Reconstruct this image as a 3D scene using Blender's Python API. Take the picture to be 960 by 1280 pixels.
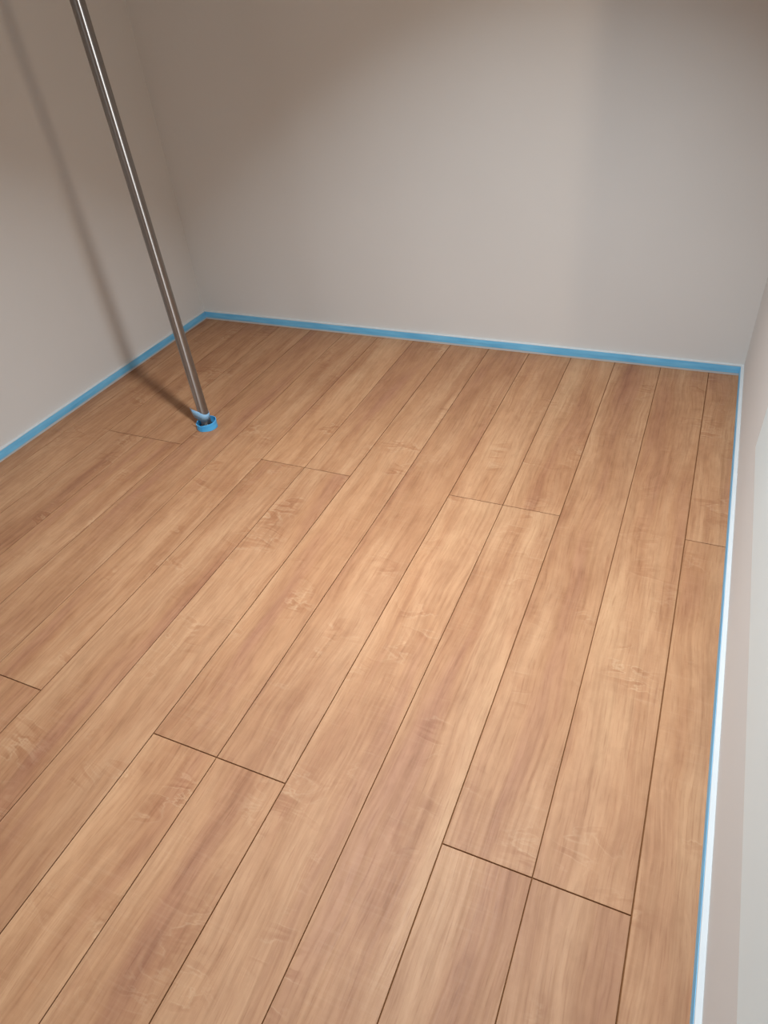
import bpy, bmesh, math, random
from mathutils import Vector, Matrix

for o in list(bpy.data.objects):
    bpy.data.objects.remove(o, do_unlink=True)
scene = bpy.context.scene
col = scene.collection

# ------------------------------------------------------------------ camera
cam_d = bpy.data.cameras.new('camera')
cam_d.sensor_fit = 'HORIZONTAL'
cam_d.sensor_width = 36.0
cam_d.lens = 857.24 / 960 * 36.0
cam_d.clip_start = 0.02
cam = bpy.data.objects.new('camera', cam_d)
cam.location = (-0.08778, -2.30605, 1.15022)
cam.rotation_euler = tuple(math.radians(a) for a in (51.41625, 4.68823, 23.35937))
col.objects.link(cam)
scene.camera = cam

# ------------------------------------------------------------------ world, exposure
w = bpy.data.worlds.new('world')
scene.world = w
w.use_nodes = True
w.node_tree.nodes['Background'].inputs[0].default_value = (1.0, 0.93, 0.85, 1)
w.node_tree.nodes['Background'].inputs[1].default_value = 0.02
scene.view_settings.view_transform = 'Standard'
scene.view_settings.look = 'None'
scene.view_settings.gamma = 1.0
scene.view_settings.use_curve_mapping = False
scene.view_settings.exposure = 0.09

# ------------------------------------------------------------------ large lights
CEIL = 2.40
LIGHT_A = (-0.60, -1.266)     # recessed downlight of this room
LIGHT_C = (-1.45, -3.05)      # added fill light behind the camera, no lamp known there
LIGHT_B = (0.85, -2.06)       # ceiling spotlight in the space beyond the wall opening


def area_light(name, loc, size, power, colour, spread):
    d = bpy.data.lights.new(name, 'AREA')
    d.shape = 'DISK'
    d.size = size
    d.energy = power
    d.color = colour
    d.spread = math.radians(spread)
    o = bpy.data.objects.new(name, d)
    o.location = loc
    col.objects.link(o)
    return o


LAMP_COL = (0.83, 0.93, 1.0)
lampA = area_light('downlight_light', (LIGHT_A[0], LIGHT_A[1], CEIL - 0.012), 0.12, 24, LAMP_COL, 89)
fillC = area_light('fill_light', (LIGHT_C[0], LIGHT_C[1], CEIL - 0.075), 0.40, 8.5, LAMP_COL, 130)  # broad fill added to brighten the right wall without a second pole shadow
SPOT_Z = CEIL - 0.26
SPOT_AIM = Vector((-1.35, 0.0, 0.70))
SPOT_DIR = (SPOT_AIM - Vector((*LIGHT_B, SPOT_Z))).normalized()
sp = bpy.data.lights.new('spotlight_light', 'SPOT')
sp.energy = 32
sp.color = (1.0, 0.78, 0.58)
sp.shadow_soft_size = 0.06
sp.spot_size = math.radians(74)
sp.spot_blend = 0.7
lampB = bpy.data.objects.new('spotlight_light', sp)
lampB.location = Vector((*LIGHT_B, SPOT_Z)) + SPOT_DIR * 0.075
lampB.rotation_euler = SPOT_DIR.to_track_quat('-Z', 'Y').to_euler()
col.objects.link(lampB)


# ------------------------------------------------------------------ node helpers
class NT:
    def __init__(self, name):
        self.m = bpy.data.materials.new(name)
        self.m.use_nodes = True
        self.t = self.m.node_tree
        self.bsdf = self.t.nodes['Principled BSDF']

    def n(self, kind, **kw):
        nd = self.t.nodes.new(kind)
        for k, v in kw.items():
            setattr(nd, k, v)
        return nd

    def l(self, a, b):
        self.t.links.new(a, b)

    def math(self, op, a, b=None, clamp=False):
        nd = self.n('ShaderNodeMath', operation=op)
        nd.use_clamp = clamp
        for i, v in enumerate((a, b)):
            if v is None:
                continue
            if isinstance(v, (int, float)):
                nd.inputs[i].default_value = v
            else:
                self.l(v, nd.inputs[i])
        return nd.outputs[0]

    def ramp(self, fac, stops, interp='LINEAR'):
        nd = self.n('ShaderNodeValToRGB')
        cr = nd.color_ramp
        cr.interpolation = interp
        while len(cr.elements) < len(stops):
            cr.elements.new(0.5)
        for e, (p, c) in zip(cr.elements, stops):
            e.position = p
            e.color = c if len(c) == 4 else (*c, 1)
        self.l(fac, nd.inputs[0])
        return nd.outputs[0]

    def mix(self, mode, fac, a, b):
        nd = self.n('ShaderNodeMix', data_type='RGBA', blend_type=mode)
        for i, v in ((0, fac), (6, a), (7, b)):
            if isinstance(v, (int, float)):
                nd.inputs[i].default_value = v
            elif isinstance(v, tuple):
                nd.inputs[i].default_value = v if len(v) == 4 else (*v, 1)
            else:
                self.l(v, nd.inputs[i])
        return nd.outputs[2]

    def mapping(self, vec, scale, loc=None):
        nd = self.n('ShaderNodeMapping')
        nd.inputs['Scale'].default_value = scale
        self.l(vec, nd.inputs['Vector'])
        if loc is not None:
            self.l(loc, nd.inputs['Location'])
        return nd.outputs[0]

    def noise(self, vec, scale=1.0, detail=3.0, rough=0.5, dist=0.0):
        nd = self.n('ShaderNodeTexNoise')
        nd.inputs['Scale'].default_value = scale
        nd.inputs['Detail'].default_value = detail
        nd.inputs['Roughness'].default_value = rough
        nd.inputs['Distortion'].default_value = dist
        self.l(vec, nd.inputs['Vector'])
        return nd.outputs[0]

    def bump(self, h, strength, distance):
        nd = self.n('ShaderNodeBump')
        nd.inputs['Strength'].default_value = strength
        nd.inputs['Distance'].default_value = distance
        self.l(h, nd.inputs['Height'])
        self.l(nd.outputs[0], self.bsdf.inputs['Normal'])


def srgb(r, g, b):
    def f(v):
        v /= 255.0
        return v / 12.92 if v <= 0.04045 else ((v + 0.055) / 1.055) ** 2.4
    return (f(r), f(g), f(b), 1)


# ------------------------------------------------------------------ materials
def wallpaper():
    m = NT('wallpaper_off_white')
    tc = m.n('ShaderNodeTexCoord').outputs['Object']
    big = m.noise(m.mapping(tc, (1.4, 1.4, 1.4)), detail=2)
    c = m.ramp(big, [(0.3, srgb(216, 214, 211)), (0.7, srgb(221, 219, 216))])
    m.l(c, m.bsdf.inputs['Base Color'])
    m.bsdf.inputs['Roughness'].default_value = 0.85
    m.bsdf.inputs['Specular IOR Level'].default_value = 0.25
    weave = m.noise(m.mapping(tc, (420, 420, 420)), detail=4, rough=0.6)
    m.bump(weave, 0.12, 0.0006)
    return m.m


def wood():
    m = NT('maple_plank')
    oi = m.n('ShaderNodeObjectInfo')
    tc = m.n('ShaderNodeTexCoord').outputs['Object']
    rnd = oi.outputs['Random']
    off = m.n('ShaderNodeCombineXYZ')
    m.l(m.math('MULTIPLY', rnd, 37.0), off.inputs[0])
    m.l(m.math('MULTIPLY', rnd, 91.0), off.inputs[1])
    m.l(m.math('MULTIPLY', rnd, 53.0), off.inputs[2])
    add = m.n('ShaderNodeVectorMath', operation='ADD')
    m.l(tc, add.inputs[0])
    m.l(off.outputs[0], add.inputs[1])
    P = add.outputs[0]
    # slow waver that bends every layer of the figure
    wob = m.noise(m.mapping(P, (4.0, 2.2, 1)), detail=2)
    wobv = m.n('ShaderNodeCombineXYZ')
    m.l(m.math('MULTIPLY', m.math('SUBTRACT', wob, 0.5), 0.055), wobv.inputs[0])
    add2 = m.n('ShaderNodeVectorMath', operation='ADD')
    m.l(P, add2.inputs[0])
    m.l(wobv.outputs[0], add2.inputs[1])
    Q = add2.outputs[0]
    # broad heartwood bands along the plank
    band = m.noise(m.mapping(Q, (14, 1.3, 1)), detail=3, rough=0.5)
    base = m.ramp(band, [(0.26, srgb(182, 130, 98)), (0.45, srgb(194, 144, 104)),
                         (0.58, srgb(203, 155, 115)), (0.75, srgb(209, 164, 123))])
    # cloudy darker patches
    cloud = m.noise(m.mapping(Q, (11, 3.4, 1)), detail=4, rough=0.6)
    base = m.mix('MULTIPLY', m.math('MULTIPLY', m.ramp(cloud, [(0.48, (0, 0, 0)), (0.72, (1, 1, 1))]), 0.48), base, srgb(208, 184, 172))
    # long fibre streaks
    fib = m.noise(m.mapping(Q, (130, 3.0, 1)), detail=5, rough=0.62)
    base = m.mix('MULTIPLY', 0.34, base, m.ramp(fib, [(0.34, srgb(196, 184, 172)), (0.56, srgb(250, 250, 250))]))
    # short dark pores
    pore = m.noise(m.mapping(Q, (330, 16, 1)), detail=2, rough=0.5)
    base = m.mix('MULTIPLY', m.math('MULTIPLY', m.ramp(pore, [(0.56, (0, 0, 0)), (0.70, (1, 1, 1))]), 0.36), base, srgb(208, 186, 172))
    # darker core streaks with crisp sides
    core = m.noise(m.mapping(Q, (26, 1.5, 1)), detail=4, rough=0.65)
    base = m.mix('MULTIPLY', m.math('MULTIPLY', m.ramp(core, [(0.55, (0, 0, 0)), (0.65, (1, 1, 1))]), 0.26), base, srgb(212, 188, 178))
    # growth lines, only in places
    wv = m.n('ShaderNodeTexWave', wave_type='BANDS', bands_direction='X', wave_profile='SIN')
    wv.inputs['Scale'].default_value = 1.0
    wv.inputs['Distortion'].default_value = 2.6
    wv.inputs['Detail'].default_value = 2.0
    wv.inputs['Detail Scale'].default_value = 0.9
    m.l(m.mapping(Q, (24, 1.5, 1)), wv.inputs['Vector'])
    wmask = m.ramp(m.noise(m.mapping(P, (6, 1.6, 1)), detail=1), [(0.48, (0, 0, 0)), (0.66, (1, 1, 1))])
    base = m.mix('MULTIPLY', m.math('MULTIPLY', wmask, 0.16), base,
                 m.ramp(wv.outputs[1], [(0.0, srgb(206, 186, 170)), (0.5, srgb(255, 255, 255))]))
    # fine cross-figure shimmer
    cross = m.noise(m.mapping(Q, (11, 190, 1)), detail=3, rough=0.6)
    cmask = m.ramp(m.noise(m.mapping(P, (7, 3, 1)), detail=1), [(0.42, (0, 0, 0)), (0.62, (1, 1, 1))])
    base = m.mix('SCREEN', m.math('MULTIPLY', cmask, 0.24), base,
                 m.ramp(cross, [(0.52, (0, 0, 0)), (0.72, srgb(112, 96, 78))]))
    # short pale wisps lying across the plank, each with a dark shade on one side
    rn = m.noise(m.mapping(Q, (8, 20, 1)), detail=4, rough=0.55, dist=0.5)
    rmask = m.ramp(m.noise(m.mapping(P, (10, 6.5, 1)), detail=1.5), [(0.54, (0, 0, 0)), (0.72, (1, 1, 1))])
    ridge = m.math('ABSOLUTE', m.math('SUBTRACT', rn, 0.50))
    lightline = m.math('MULTIPLY', m.ramp(ridge, [(0.0, (1, 1, 1)), (0.020, (0, 0, 0))]), rmask)
    base = m.mix('SCREEN', m.math('MULTIPLY', lightline, 0.85), base, srgb(112, 96, 76))
    dark = m.math('MULTIPLY', m.ramp(rn, [(0.49, (0, 0, 0)), (0.56, (1, 1, 1)), (0.62, (0, 0, 0))], 'EASE'), rmask)
    base = m.mix('MULTIPLY', m.math('MULTIPLY', dark, 0.42), base, srgb(205, 170, 148))
    # fine mottle
    mot = m.noise(m.mapping(Q, (48, 17, 1)), detail=4, rough=0.65, dist=0.4)
    base = m.mix('MULTIPLY', 0.32, base, m.ramp(mot, [(0.34, srgb(214, 203, 194)), (0.6, srgb(255, 255, 255))]))
    # small brown knots
    vo = m.n('ShaderNodeTexVoronoi', feature='F1')
    vo.inputs['Scale'].default_value = 1.0
    m.l(m.mapping(P, (7, 2.8, 1)), vo.inputs['Vector'])
    knot = m.ramp(vo.outputs['Distance'], [(0.01, (1, 1, 1)), (0.06, (0, 0, 0))])
    base = m.mix('MULTIPLY', m.math('MULTIPLY', knot, 0.35), base, srgb(176, 128, 100))
    # plank to plank tone
    tone = m.ramp(m.math('FRACT', m.math('MULTIPLY', rnd, 7.31)), [(0, srgb(219, 215, 214)), (1, srgb(231, 228, 226))])
    base = m.mix('MULTIPLY', 1.0, base, tone)
    m.l(base, m.bsdf.inputs['Base Color'])
    rg = m.ramp(fib, [(0.3, (0.60, 0.60, 0.60)), (0.7, (0.52, 0.52, 0.52))])
    m.l(rg, m.bsdf.inputs['Roughness'])
    m.bsdf.inputs['Specular IOR Level'].default_value = 0.3
    m.bump(fib, 0.06, 0.0004)
    return m.m


def plain(name, colour, rough=0.6, spec=0.5, metal=0.0, var=0.04, scale=30.0, bump=0.0):
    m = NT(name)
    tc = m.n('ShaderNodeTexCoord').outputs['Object']
    nz = m.noise(m.mapping(tc, (scale, scale, scale)), detail=3)
    lo = tuple(v * (1 - var) for v in colour[:3])
    hi = tuple(min(1, v * (1 + var)) for v in colour[:3])
    m.l(m.ramp(nz, [(0.3, lo), (0.7, hi)]), m.bsdf.inputs['Base Color'])
    m.bsdf.inputs['Roughness'].default_value = rough
    m.bsdf.inputs['Specular IOR Level'].default_value = spec
    m.bsdf.inputs['Metallic'].default_value = metal
    if bump:
        m.bump(nz, bump, 0.001)
    return m.m


def tape(name, a, b, rough=0.5, transl=0.0):
    """crepe masking tape: lengthwise tone changes and fine cross crinkle"""
    m = NT(name)
    tc = m.n('ShaderNodeTexCoord').outputs['Object']
    n1 = m.noise(m.mapping(tc, (9, 9, 90)), detail=3)
    m.l(m.ramp(n1, [(0.3, a), (0.7, b)]), m.bsdf.inputs['Base Color'])
    m.bsdf.inputs['Roughness'].default_value = rough
    m.bsdf.inputs['Specular IOR Level'].default_value = 0.6
    cr = m.noise(m.mapping(tc, (260, 260, 60)), detail=2)
    m.bump(cr, 0.15, 0.0006)
    return m.m


ANISO = 0.25


def steel():
    m = NT('stainless_steel')
    tc = m.n('ShaderNodeTexCoord').outputs['Object']
    nz = m.noise(m.mapping(tc, (30, 30, 2)), detail=3)
    m.l(m.ramp(nz, [(0.3, srgb(160, 155, 151)), (0.7, srgb(170, 165, 161))]), m.bsdf.inputs['Base Color'])
    m.bsdf.inputs['Metallic'].default_value = 1.0
    m.bsdf.inputs['Roughness'].default_value = 0.43
    m.bsdf.inputs['Anisotropic'].default_value = 1.0
    tg = m.n('ShaderNodeTangent', direction_type='RADIAL', axis='Z')
    m.l(tg.outputs[0], m.bsdf.inputs['Tangent'])
    m.bsdf.inputs['Anisotropic Rotation'].default_value = ANISO
    return m.m


def glow(name, colour, strength):
    m = NT(name)
    tc = m.n('ShaderNodeTexCoord').outputs['Object']
    nz = m.noise(m.mapping(tc, (3, 3, 3)), detail=1)
    m.l(m.ramp(nz, [(0.0, colour), (1.0, colour)]), m.bsdf.inputs['Emission Color'])
    m.bsdf.inputs['Base Color'].default_value = (0.85, 0.85, 0.84, 1)
    m.bsdf.inputs['Emission Strength'].default_value = strength
    return m.m


M = dict(
    wall=wallpaper(), wood=wood(),
    subfloor=plain('groove_dark', srgb(118, 78, 48), 0.9, 0.1),
    ceiling=plain('ceiling_white', srgb(226, 223, 218), 0.9, 0.2, bump=0.05, scale=200),
    white=plain('white_trim', srgb(228, 244, 248), 0.38, 0.5, var=0.01, scale=8),
    base=plain('white_baseboard', srgb(198, 201, 202), 0.45, 0.5, var=0.015, scale=12),
    tape=tape('blue_masking_tape', srgb(98, 182, 230), srgb(128, 204, 244)),
    tape2=tape('bright_blue_tape', srgb(64, 170, 238), srgb(96, 196, 250), 0.4),
    tape3=tape('pale_blue_tape', srgb(112, 156, 190), srgb(144, 182, 208), 0.4),
    steel=steel(),
    hallfloor=plain('hall_floor', srgb(196, 146, 106), 0.45, 0.4, var=0.06, scale=6),
    glowB=glow('lamp_lens', (0.97, 0.98, 1.0, 1), 4.0),
)


# ------------------------------------------------------------------ mesh helpers
def box(bm, x0, x1, y0, y1, z0, z1):
    v = [bm.verts.new(p) for p in ((x0, y0, z0), (x1, y0, z0), (x1, y1, z0), (x0, y1, z0),
                                   (x0, y0, z1), (x1, y0, z1), (x1, y1, z1), (x0, y1, z1))]
    for f in ((0, 3, 2, 1), (4, 5, 6, 7), (0, 1, 5, 4), (1, 2, 6, 5), (2, 3, 7, 6), (3, 0, 4, 7)):
        bm.faces.new([v[i] for i in f])


def link(name, bm, mat, parent=None, smooth=False, **props):
    me = bpy.data.meshes.new(name)
    bmesh.ops.recalc_face_normals(bm, faces=bm.faces)
    bm.to_mesh(me)
    bm.free()
    if smooth:
        for p in me.polygons:
            p.use_smooth = True
    me.materials.append(mat)
    o = bpy.data.objects.new(name, me)
    col.objects.link(o)
    o.parent = parent
    for k, v in props.items():
        o[k] = v
    return o


def boxes(name, blist, mat, parent=None, bevel=0.0, **props):
    bm = bmesh.new()
    for b in blist:
        box(bm, *b)
    if bevel:
        bmesh.ops.bevel(bm, geom=list(bm.edges), offset=bevel, segments=2, affect='EDGES', profile=0.6)
    return link(name, bm, mat, parent, **props)


def lathe(name, prof, mat, loc, parent=None, seg=48, smooth=True, **props):
    bm = bmesh.new()
    rings = []
    for r, z in prof:
        rings.append([bm.verts.new((r * math.cos(2 * math.pi * i / seg), r * math.sin(2 * math.pi * i / seg), z)) for i in range(seg)])
    for a, b in zip(rings, rings[1:]):
        for i in range(seg):
            j = (i + 1) % seg
            bm.faces.new((a[i], a[j], b[j], b[i]))
    if prof[0][0] > 1e-6 and props.pop('cap0', False):
        bm.faces.new(rings[0])
    if props.pop('cap1', False):
        bm.faces.new(rings[-1])
    o = link(name, bm, mat, parent, smooth, **props)
    o.location = loc
    return o


def empty(name, loc, label, cat, **props):
    o = bpy.data.objects.new(name, None)
    o.location = loc
    col.objects.link(o)
    o['label'] = label
    o['category'] = cat
    for k, v in props.items():
        o[k] = v
    return o


# ------------------------------------------------------------------ room dimensions (metres)
XL, XR = -2.0407, 0.0899          # front faces of the side baseboards
YB, YF = 0.0, -3.60               # front face of the back baseboard, front wall behind the camera
BT = 0.009                        # baseboard thickness
WL, WR, WB = XL - BT, XR + BT, YB + BT      # wall faces
BH = 0.036                        # baseboard height
PAN0, SILL, HEAD = 0.272, 0.95, 2.37   # white panel on the right wall and the opening above it
OY0, OY1 = -0.872, -2.75
WT = 0.12                         # wall thickness
HX = 1.75                         # far wall of the space beyond the opening
ST = dict(kind='structure')

# walls
boxes('wall_back', [(WL - WT, WR + WT, WB, WB + WT, -0.02, CEIL)], M['wall'], **ST)
boxes('wall_left', [(WL - WT, WL, YF, WB, -0.02, CEIL)], M['wall'], **ST)
boxes('wall_front', [(WL - WT, HX + WT, YF - WT, YF, -0.02, CEIL)], M['wall'], **ST)
bm = bmesh.new()                  # right wall with its opening, one closed mesh
oc = [(WB, -0.02), (WB, CEIL), (YF, CEIL), (YF, -0.02)]
ic = [(OY0, SILL - 0.02), (OY0, HEAD), (OY1, HEAD), (OY1, SILL - 0.02)]
vs = {}
for x in (WR, WR + WT):
    for tag, ring in (('o', oc), ('i', ic)):
        vs[x, tag] = [bm.verts.new((x, y, z)) for y, z in ring]
for i in range(4):
    j = (i + 1) % 4
    for x in (WR, WR + WT):
        bm.faces.new((vs[x, 'o'][i], vs[x, 'o'][j], vs[x, 'i'][j], vs[x, 'i'][i]))
    for tag in 'oi':
        bm.faces.new((vs[WR, tag][i], vs[WR, tag][j], vs[WR + WT, tag][j], vs[WR + WT, tag][i]))
link('wall_right', bm, M['wall'], **ST)
boxes('wall_hall_side', [(HX, HX + WT, YF, WB + WT, -0.02, CEIL)], M['wall'], **ST)
boxes('wall_hall_end', [(WR + WT, HX, WB, WB + WT, -0.02, CEIL)], M['wall'], **ST)
boxes('ceiling', [(WL - WT, HX + WT, YF - WT, WB + WT, CEIL, CEIL + 0.1)], M['ceiling'], **ST)
boxes('floor_hall', [(WR + WT, HX, YF, WB, -0.06, 0.0)], M['hallfloor'], **ST)

# white panel low on the right wall and lining of the opening above it
boxes('trim_1', [(XR + 0.0012, WR - 0.0002, OY1 - 0.004, OY0, PAN0, SILL - 0.022)], M['white'], bevel=0.003, label='smooth white panel on the right wall above the baseboard', **ST)
boxes('trim_5', [(XR - 0.004, WR + WT + 0.008, OY1 - 0.004, OY0 + 0.002, SILL - 0.022, SILL)], M['white'], bevel=0.0022, **ST)
boxes('trim_2', [(XR + 0.004, WR + WT + 0.004, OY0 - 0.016, OY0, SILL, HEAD)], M['white'], bevel=0.0012, label='white upright lining at the far end of the wall opening', **ST)
boxes('trim_3', [(XR + 0.004, WR + WT + 0.004, OY1, OY1 + 0.016, SILL, HEAD)], M['white'], bevel=0.0012, **ST)
boxes('trim_4', [(XR + 0.004, WR + WT + 0.004, OY1 + 0.016, OY0 - 0.016, HEAD - 0.018, HEAD)], M['white'], bevel=0.0012, **ST)

# ------------------------------------------------------------------ floor of separate planks
floor = boxes('floor', [(WL, WR, YF, WB, -0.06, -0.0030)], M['subfloor'],
              label='light brown wood plank floor with thin dark grooves', **ST)
SW = 0.1515
Y1 = -0.8913
plank_cache = {}


def plank(x0, x1, y0, y1):
    """one strip: chamfered box, origin in its far left corner"""
    key = (round(x1 - x0, 5), round(y0 - y1, 5))
    if key not in plank_cache:
        sx, sy = key
        c = 0.0005
        bm = bmesh.new()
        v = []
        for z, e in ((-0.0028, 0.0), (-c * 1.2, 0.0), (0.0, c)):
            v.append([bm.verts.new(p) for p in ((e, -e, z), (e, -sy + e, z), (sx - e, -sy + e, z), (sx - e, -e, z))])
        for a, b in zip(v, v[1:]):
            for i in range(4):
                j = (i + 1) % 4
                bm.faces.new((a[i], a[j], b[j], b[i]))
        bm.faces.new(v[2])
        bmesh.ops.recalc_face_normals(bm, faces=bm.faces)
        me = bpy.data.meshes.new('plank')
        bm.to_mesh(me)
        bm.free()
        me.materials.append(M['wood'])
        plank_cache[key] = me
    o = bpy.data.objects.new('plank', plank_cache[key])
    o.location = (x0, y0, 0)
    o.parent = floor
    col.objects.link(o)


for s in range(0, 15):
    # strip s lies left of groove s (groove 1 at x = 0); boards are pairs of strips
    xr = WR - 0.001 if s == 0 else -(s - 1) * SW
    xl = -s * SW
    xl = max(xl, WL + 0.001)
    if s and xr < WL + 0.02:
        break
    board = (s + 1) // 2
    first = Y1 if board % 2 == 0 else Y1 - 0.909
    gr = 0.0 if s == 0 else (0.0011 if s == 1 else (0.0009 if s % 2 else 0.00075))
    gl = 0.0011 if s == 0 else (0.00075 if s % 2 else 0.0009)
    cuts = [WB - 0.001, first, first - 1.818, YF + 0.001]
    if cuts[2] < YF:
        cuts = [WB - 0.001, first, YF + 0.001]
    for a, b in zip(cuts, cuts[1:]):
        ga = 0.0 if a == WB - 0.001 else 0.0010
        gb = 0.0 if b == YF + 0.001 else 0.0010
        plank(xl + gl, xr - gr, a - ga, b + gb)


# ------------------------------------------------------------------ baseboards and the tape on them
def baseboard(name, p0, p1, inward, **props):
    """low white skirting; p0-p1 its front foot line, inward the direction away from the room"""
    prof = [(0, 0.0004), (0, BH - 0.002), (0.0006, BH - 0.0006), (0.002, BH), (BT, BH), (BT, 0.0004)]
    bm = bmesh.new()
    ends = []
    for p in (p0, p1):
        ends.append([bm.verts.new((p[0] + inward[0] * d, p[1] + inward[1] * d, z)) for d, z in prof])
    n = len(prof)
    for i in range(n):
        j = (i + 1) % n
        bm.faces.new((ends[0][i], ends[0][j], ends[1][j], ends[1][i]))
    bm.faces.new(ends[0])
    bm.faces.new(list(reversed(ends[1])))
    return link(name, bm, M['base'], **ST, **props)


baseboard('baseboard_back', (WL, YB), (WR, YB), (0, 1))
baseboard('baseboard_left', (XL, YB - 0.0003), (XL, YF), (-1, 0))
baseboard('baseboard_right', (XR, YB - 0.0003), (XR, YF), (1, 0))
baseboard('baseboard_front', (XL + 0.0005, YF + BT), (XR - 0.0005, YF + BT), (0, -1))


def tape_strip(p0, p1, normal, label, seed, z0=0.0078, z1=0.0328):
    """a strip of masking tape laid along a baseboard, its edges a little uneven"""
    rnd = random.Random(seed)
    a, b = Vector((*p0, 0)), Vector((*p1, 0))
    nrm = Vector((*normal, 0))
    L = (b - a).length
    n = max(2, int(L / 0.03))
    bm = bmesh.new()
    rows = []
    ph = [rnd.uniform(0, 6.28) for _ in range(6)]
    for i in range(n + 1):
        s = i / n * L
        p = a.lerp(b, i / n)
        lo = z0 + 0.0006 * math.sin(s * 5.3 + ph[0]) + 0.0005 * math.sin(s * 17 + ph[1])
        hi = z1 + 0.0006 * math.sin(s * 3.7 + ph[2]) + 0.0004 * math.sin(s * 21 + ph[3])
        mid = lo + (hi - lo) * (0.45 + 0.12 * math.sin(s * 2.9 + ph[4]))
        rip = 0.00035 + 0.00025 * math.sin(s * 11 + ph[5])
        r = []
        for z, d in ((lo, 0.0003), (mid, 0.0003 + rip), (hi, 0.0003)):
            q = p + nrm * (d + 0.0004)
            r.append(bm.verts.new((q.x, q.y, z)))
        for z in (hi, lo):
            q = p + nrm * 0.0001
            r.append(bm.verts.new((q.x, q.y, z)))
        rows.append(r)
    for r, t in zip(rows, rows[1:]):
        for k in range(5):
            m = (k + 1) % 5
            bm.faces.new((r[k], r[m], t[m], t[k]))
    bm.faces.new(rows[0])
    bm.faces.new(list(reversed(rows[-1])))
    o = link('masking_tape', bm, M['tape'])
    o['label'] = label
    o['category'] = 'tape'
    o['group'] = 'blue tape strips along the baseboards'
    return o


tape_strip((XL + 0.001, YB), (XR - 0.001, YB), (0, -1), 'blue masking tape strip along the baseboard of the back wall', 3)
tape_strip((XL, YB - 0.002), (XL, YF + 0.02), (1, 0), 'blue masking tape strip along the left wall baseboard behind the pole', 5)
tape_strip((XR, YB - 0.002), (XR, YF + 0.02), (-1, 0), 'thin blue tape strip along the right wall baseboard under the white panel', 7)

# ------------------------------------------------------------------ steel pole with its taped foot
PB = Vector((-1.4925, -0.7765, 0.0))
TILT = Vector((-0.021, -0.009, 1.13)).normalized()
PR = 0.0168
pole = empty('support_pole', PB, 'round stainless steel pole standing on the floor near the left wall', 'pole')


def tube(name, prof, parent, mat, axis=TILT, seg=40, **props):
    """lathe about the (slightly leaning) pole axis; prof = (radius, distance along axis)"""
    bm = bmesh.new()
    q = Vector((0, 0, 1)).rotation_difference(axis)
    rings = []
    for r, h in prof:
        rings.append([bm.verts.new(q @ Vector((r * math.cos(2 * math.pi * i / seg), r * math.sin(2 * math.pi * i / seg), h))) for i in range(seg)])
    for a, b in zip(rings, rings[1:]):
        for i in range(seg):
            j = (i + 1) % seg
            bm.faces.new((a[i], a[j], b[j], b[i]))
    bm.faces.new(rings[0])
    bm.faces.new(rings[-1])
    o = link(name, bm, mat, parent, True, **props)
    return o


TOPH = (CEIL - 0.004) / TILT.z
tube('tube', [(PR - 0.001, 0.0035), (PR, 0.005), (PR, TOPH - 0.002)], pole, M['steel'])
# floor flange and ceiling flange
lathe('floor_flange', [(0.0001, 0.0002), (0.0285, 0.0002), (0.0285, 0.0022), (0.0265, 0.0035), (0.0001, 0.0038)], M['steel'], (0, 0, 0), pole)
top = TILT * TOPH
lathe('ceiling_flange', [(0.0001, 0.0), (0.030, 0.0), (0.030, -0.006), (0.024, -0.012), (0.0182, -0.014), (0.0001, -0.014)], M['steel'], (top.x, top.y, CEIL - 0.0005), pole)

# ring of bright blue tape standing round the foot
bm = bmesh.new()
seg = 56
RO, TH = 0.0330, 0.0016
rings = []
cross = [(0, 0.0), (0, 1.0), (-TH, 1.0), (-TH, 0.0)]
for i in range(seg):
    a = 2 * math.pi * i / seg
    hgt = 0.0225 + 0.0030 * math.cos(a - 0.5) + 0.0006 * math.sin(5 * a)
    rr = RO + 0.0009 * math.sin(2 * a + 0.8) + 0.0004 * math.sin(7 * a)
    rings.append([bm.verts.new(((rr + d) * math.cos(a), (rr + d) * math.sin(a), 0.0004 + t * hgt)) for d, t in cross])
for i in range(seg):
    a, b = rings[i], rings[(i + 1) % seg]
    for k in range(4):
        m = (k + 1) % 4
        bm.faces.new((a[k], a[m], b[m], b[k]))
ring = link('tape_collar', bm, M['tape2'], None, False, label='bright blue ring of tape standing around the foot of the steel pole', category='tape')
ring.location = PB
# overlapping end of that tape: a slim raised tab on the camera side
bm = bmesh.new()
rows = []
for i in range(9):
    a = math.radians(-128 + i * 5.5)
    r = []
    for rr, z in ((RO + 0.0016, 0.0012), (RO + 0.0016, 0.0232), (RO + 0.0004, 0.0232), (RO + 0.0004, 0.0012)):
        r.append(bm.verts.new((rr * math.cos(a), rr * math.sin(a), z)))
    rows.append(r)
for a, b in zip(rows, rows[1:]):
    for k in range(4):
        m = (k + 1) % 4
        bm.faces.new((a[k], a[m], b[m], b[k]))
bm.faces.new(rows[0])
bm.faces.new(rows[-1])
link('tape_end', bm, M['tape2'], ring)

# loose pale blue flap of tape wrapped round the pole just above the ring
view = math.atan2(cam.location.y - PB.y, cam.location.x - PB.x)      # side of the pole the wrap is seen on
bm = bmesh.new()
rows = []
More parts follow.
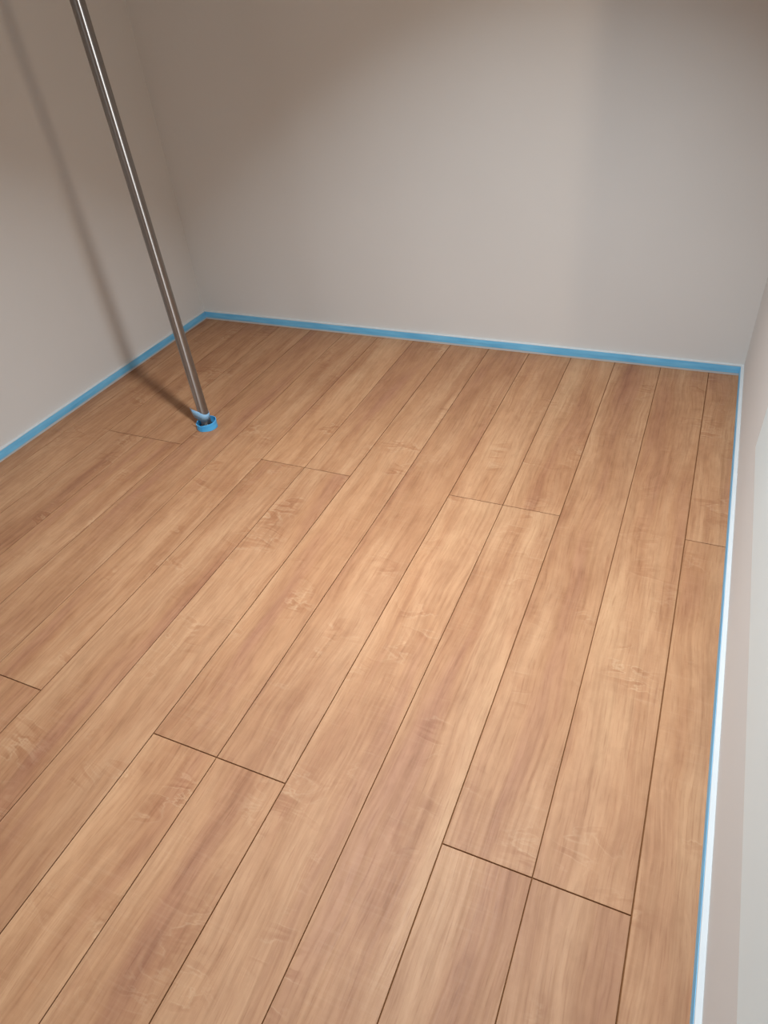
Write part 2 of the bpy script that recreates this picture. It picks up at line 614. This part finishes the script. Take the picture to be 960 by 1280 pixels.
#        angle from the facing side (deg, + = to the right), radius, lower, upper height
wrap = [(-118, 0.0420, 0.0560, 0.0740), (-96, 0.0330, 0.0450, 0.0735), (-74, 0.0240, 0.0380, 0.0710), (-50, 0.0192, 0.0330, 0.0670),
        (-25, 0.0188, 0.0305, 0.0620), (0, 0.0186, 0.0290, 0.0565), (25, 0.0186, 0.0320, 0.0540), (50, 0.0186, 0.0340, 0.0535),
        (75, 0.0186, 0.0400, 0.0540), (105, 0.0186, 0.0430, 0.0550), (140, 0.0186, 0.0450, 0.0560)]
for ang, r, z0, z1 in wrap:
    a = view + math.radians(ang)
    row = []
    for rr, z in ((r, z0), (r + 0.0004, (z0 + z1) / 2), (r, z1), (r - 0.0005, z1), (r - 0.0005, z0)):
        c = TILT * z
        row.append(bm.verts.new((c.x + rr * math.cos(a), c.y + rr * math.sin(a), z)))
    rows.append(row)
for a, b in zip(rows, rows[1:]):
    for k in range(5):
        m = (k + 1) % 5
        bm.faces.new((a[k], a[m], b[m], b[k]))
bm.faces.new(rows[0])
bm.faces.new(rows[-1])
flap = link('tape_flap', bm, M['tape3'], None, True, label='pale blue tape flap wrapped round the pole above the blue ring', category='tape')
flap.location = PB

# ------------------------------------------------------------------ bodies of the lamps and of the added fill light
lb = empty('downlight', (*LIGHT_A, CEIL), 'small recessed downlight in the ceiling of the plank floored room', 'lamp')
lathe('trim_ring', [(0.062, -0.0005), (0.076, -0.0005), (0.076, -0.004), (0.068, -0.008), (0.062, -0.007), (0.062, -0.0005)], M['white'], (0, 0, 0), lb)
lathe('lens', [(0.0001, -0.006), (0.0615, -0.006), (0.0615, -0.001)], M['glowB'], (0, 0, 0), lb)
la = empty('added_fill', (*LIGHT_C, CEIL), 'added round white fill light behind the camera', 'lamp')  # unseen body made up to carry the fill light
lathe('fill_base', [(0.0001, -0.0005), (0.22, -0.0005), (0.22, -0.03), (0.205, -0.036), (0.0001, -0.036)], M['white'], (0, 0, 0), la)
lathe('fill_diffuser', [(0.203, -0.0365), (0.201, -0.052), (0.186, -0.062), (0.0001, -0.068)], M['glowB'], (0, 0, 0), la)
sl = empty('spotlight', (*LIGHT_B, CEIL), 'white adjustable ceiling spotlight beyond the opening in the right wall', 'lamp')
lathe('canopy', [(0.0001, -0.0005), (0.05, -0.0005), (0.05, -0.02), (0.044, -0.026), (0.0001, -0.026)], M['white'], (0, 0, 0), sl)
lathe('stem', [(0.009, -0.025), (0.009, SPOT_Z - CEIL + 0.055)], M['white'], (0, 0, 0), sl)
def aimed(name, prof, mat):
    o = lathe(name, prof, mat, (0, 0, SPOT_Z - CEIL), sl)
    o.rotation_euler = SPOT_DIR.to_track_quat('Z', 'Y').to_euler()
    return o
aimed('lamp_head', [(0.0001, -0.075), (0.055, -0.075), (0.066, -0.06), (0.066, 0.068), (0.061, 0.068), (0.061, 0.052)], M['white'])
aimed('lens', [(0.0605, 0.053), (0.0001, 0.056)], M['glowB'])
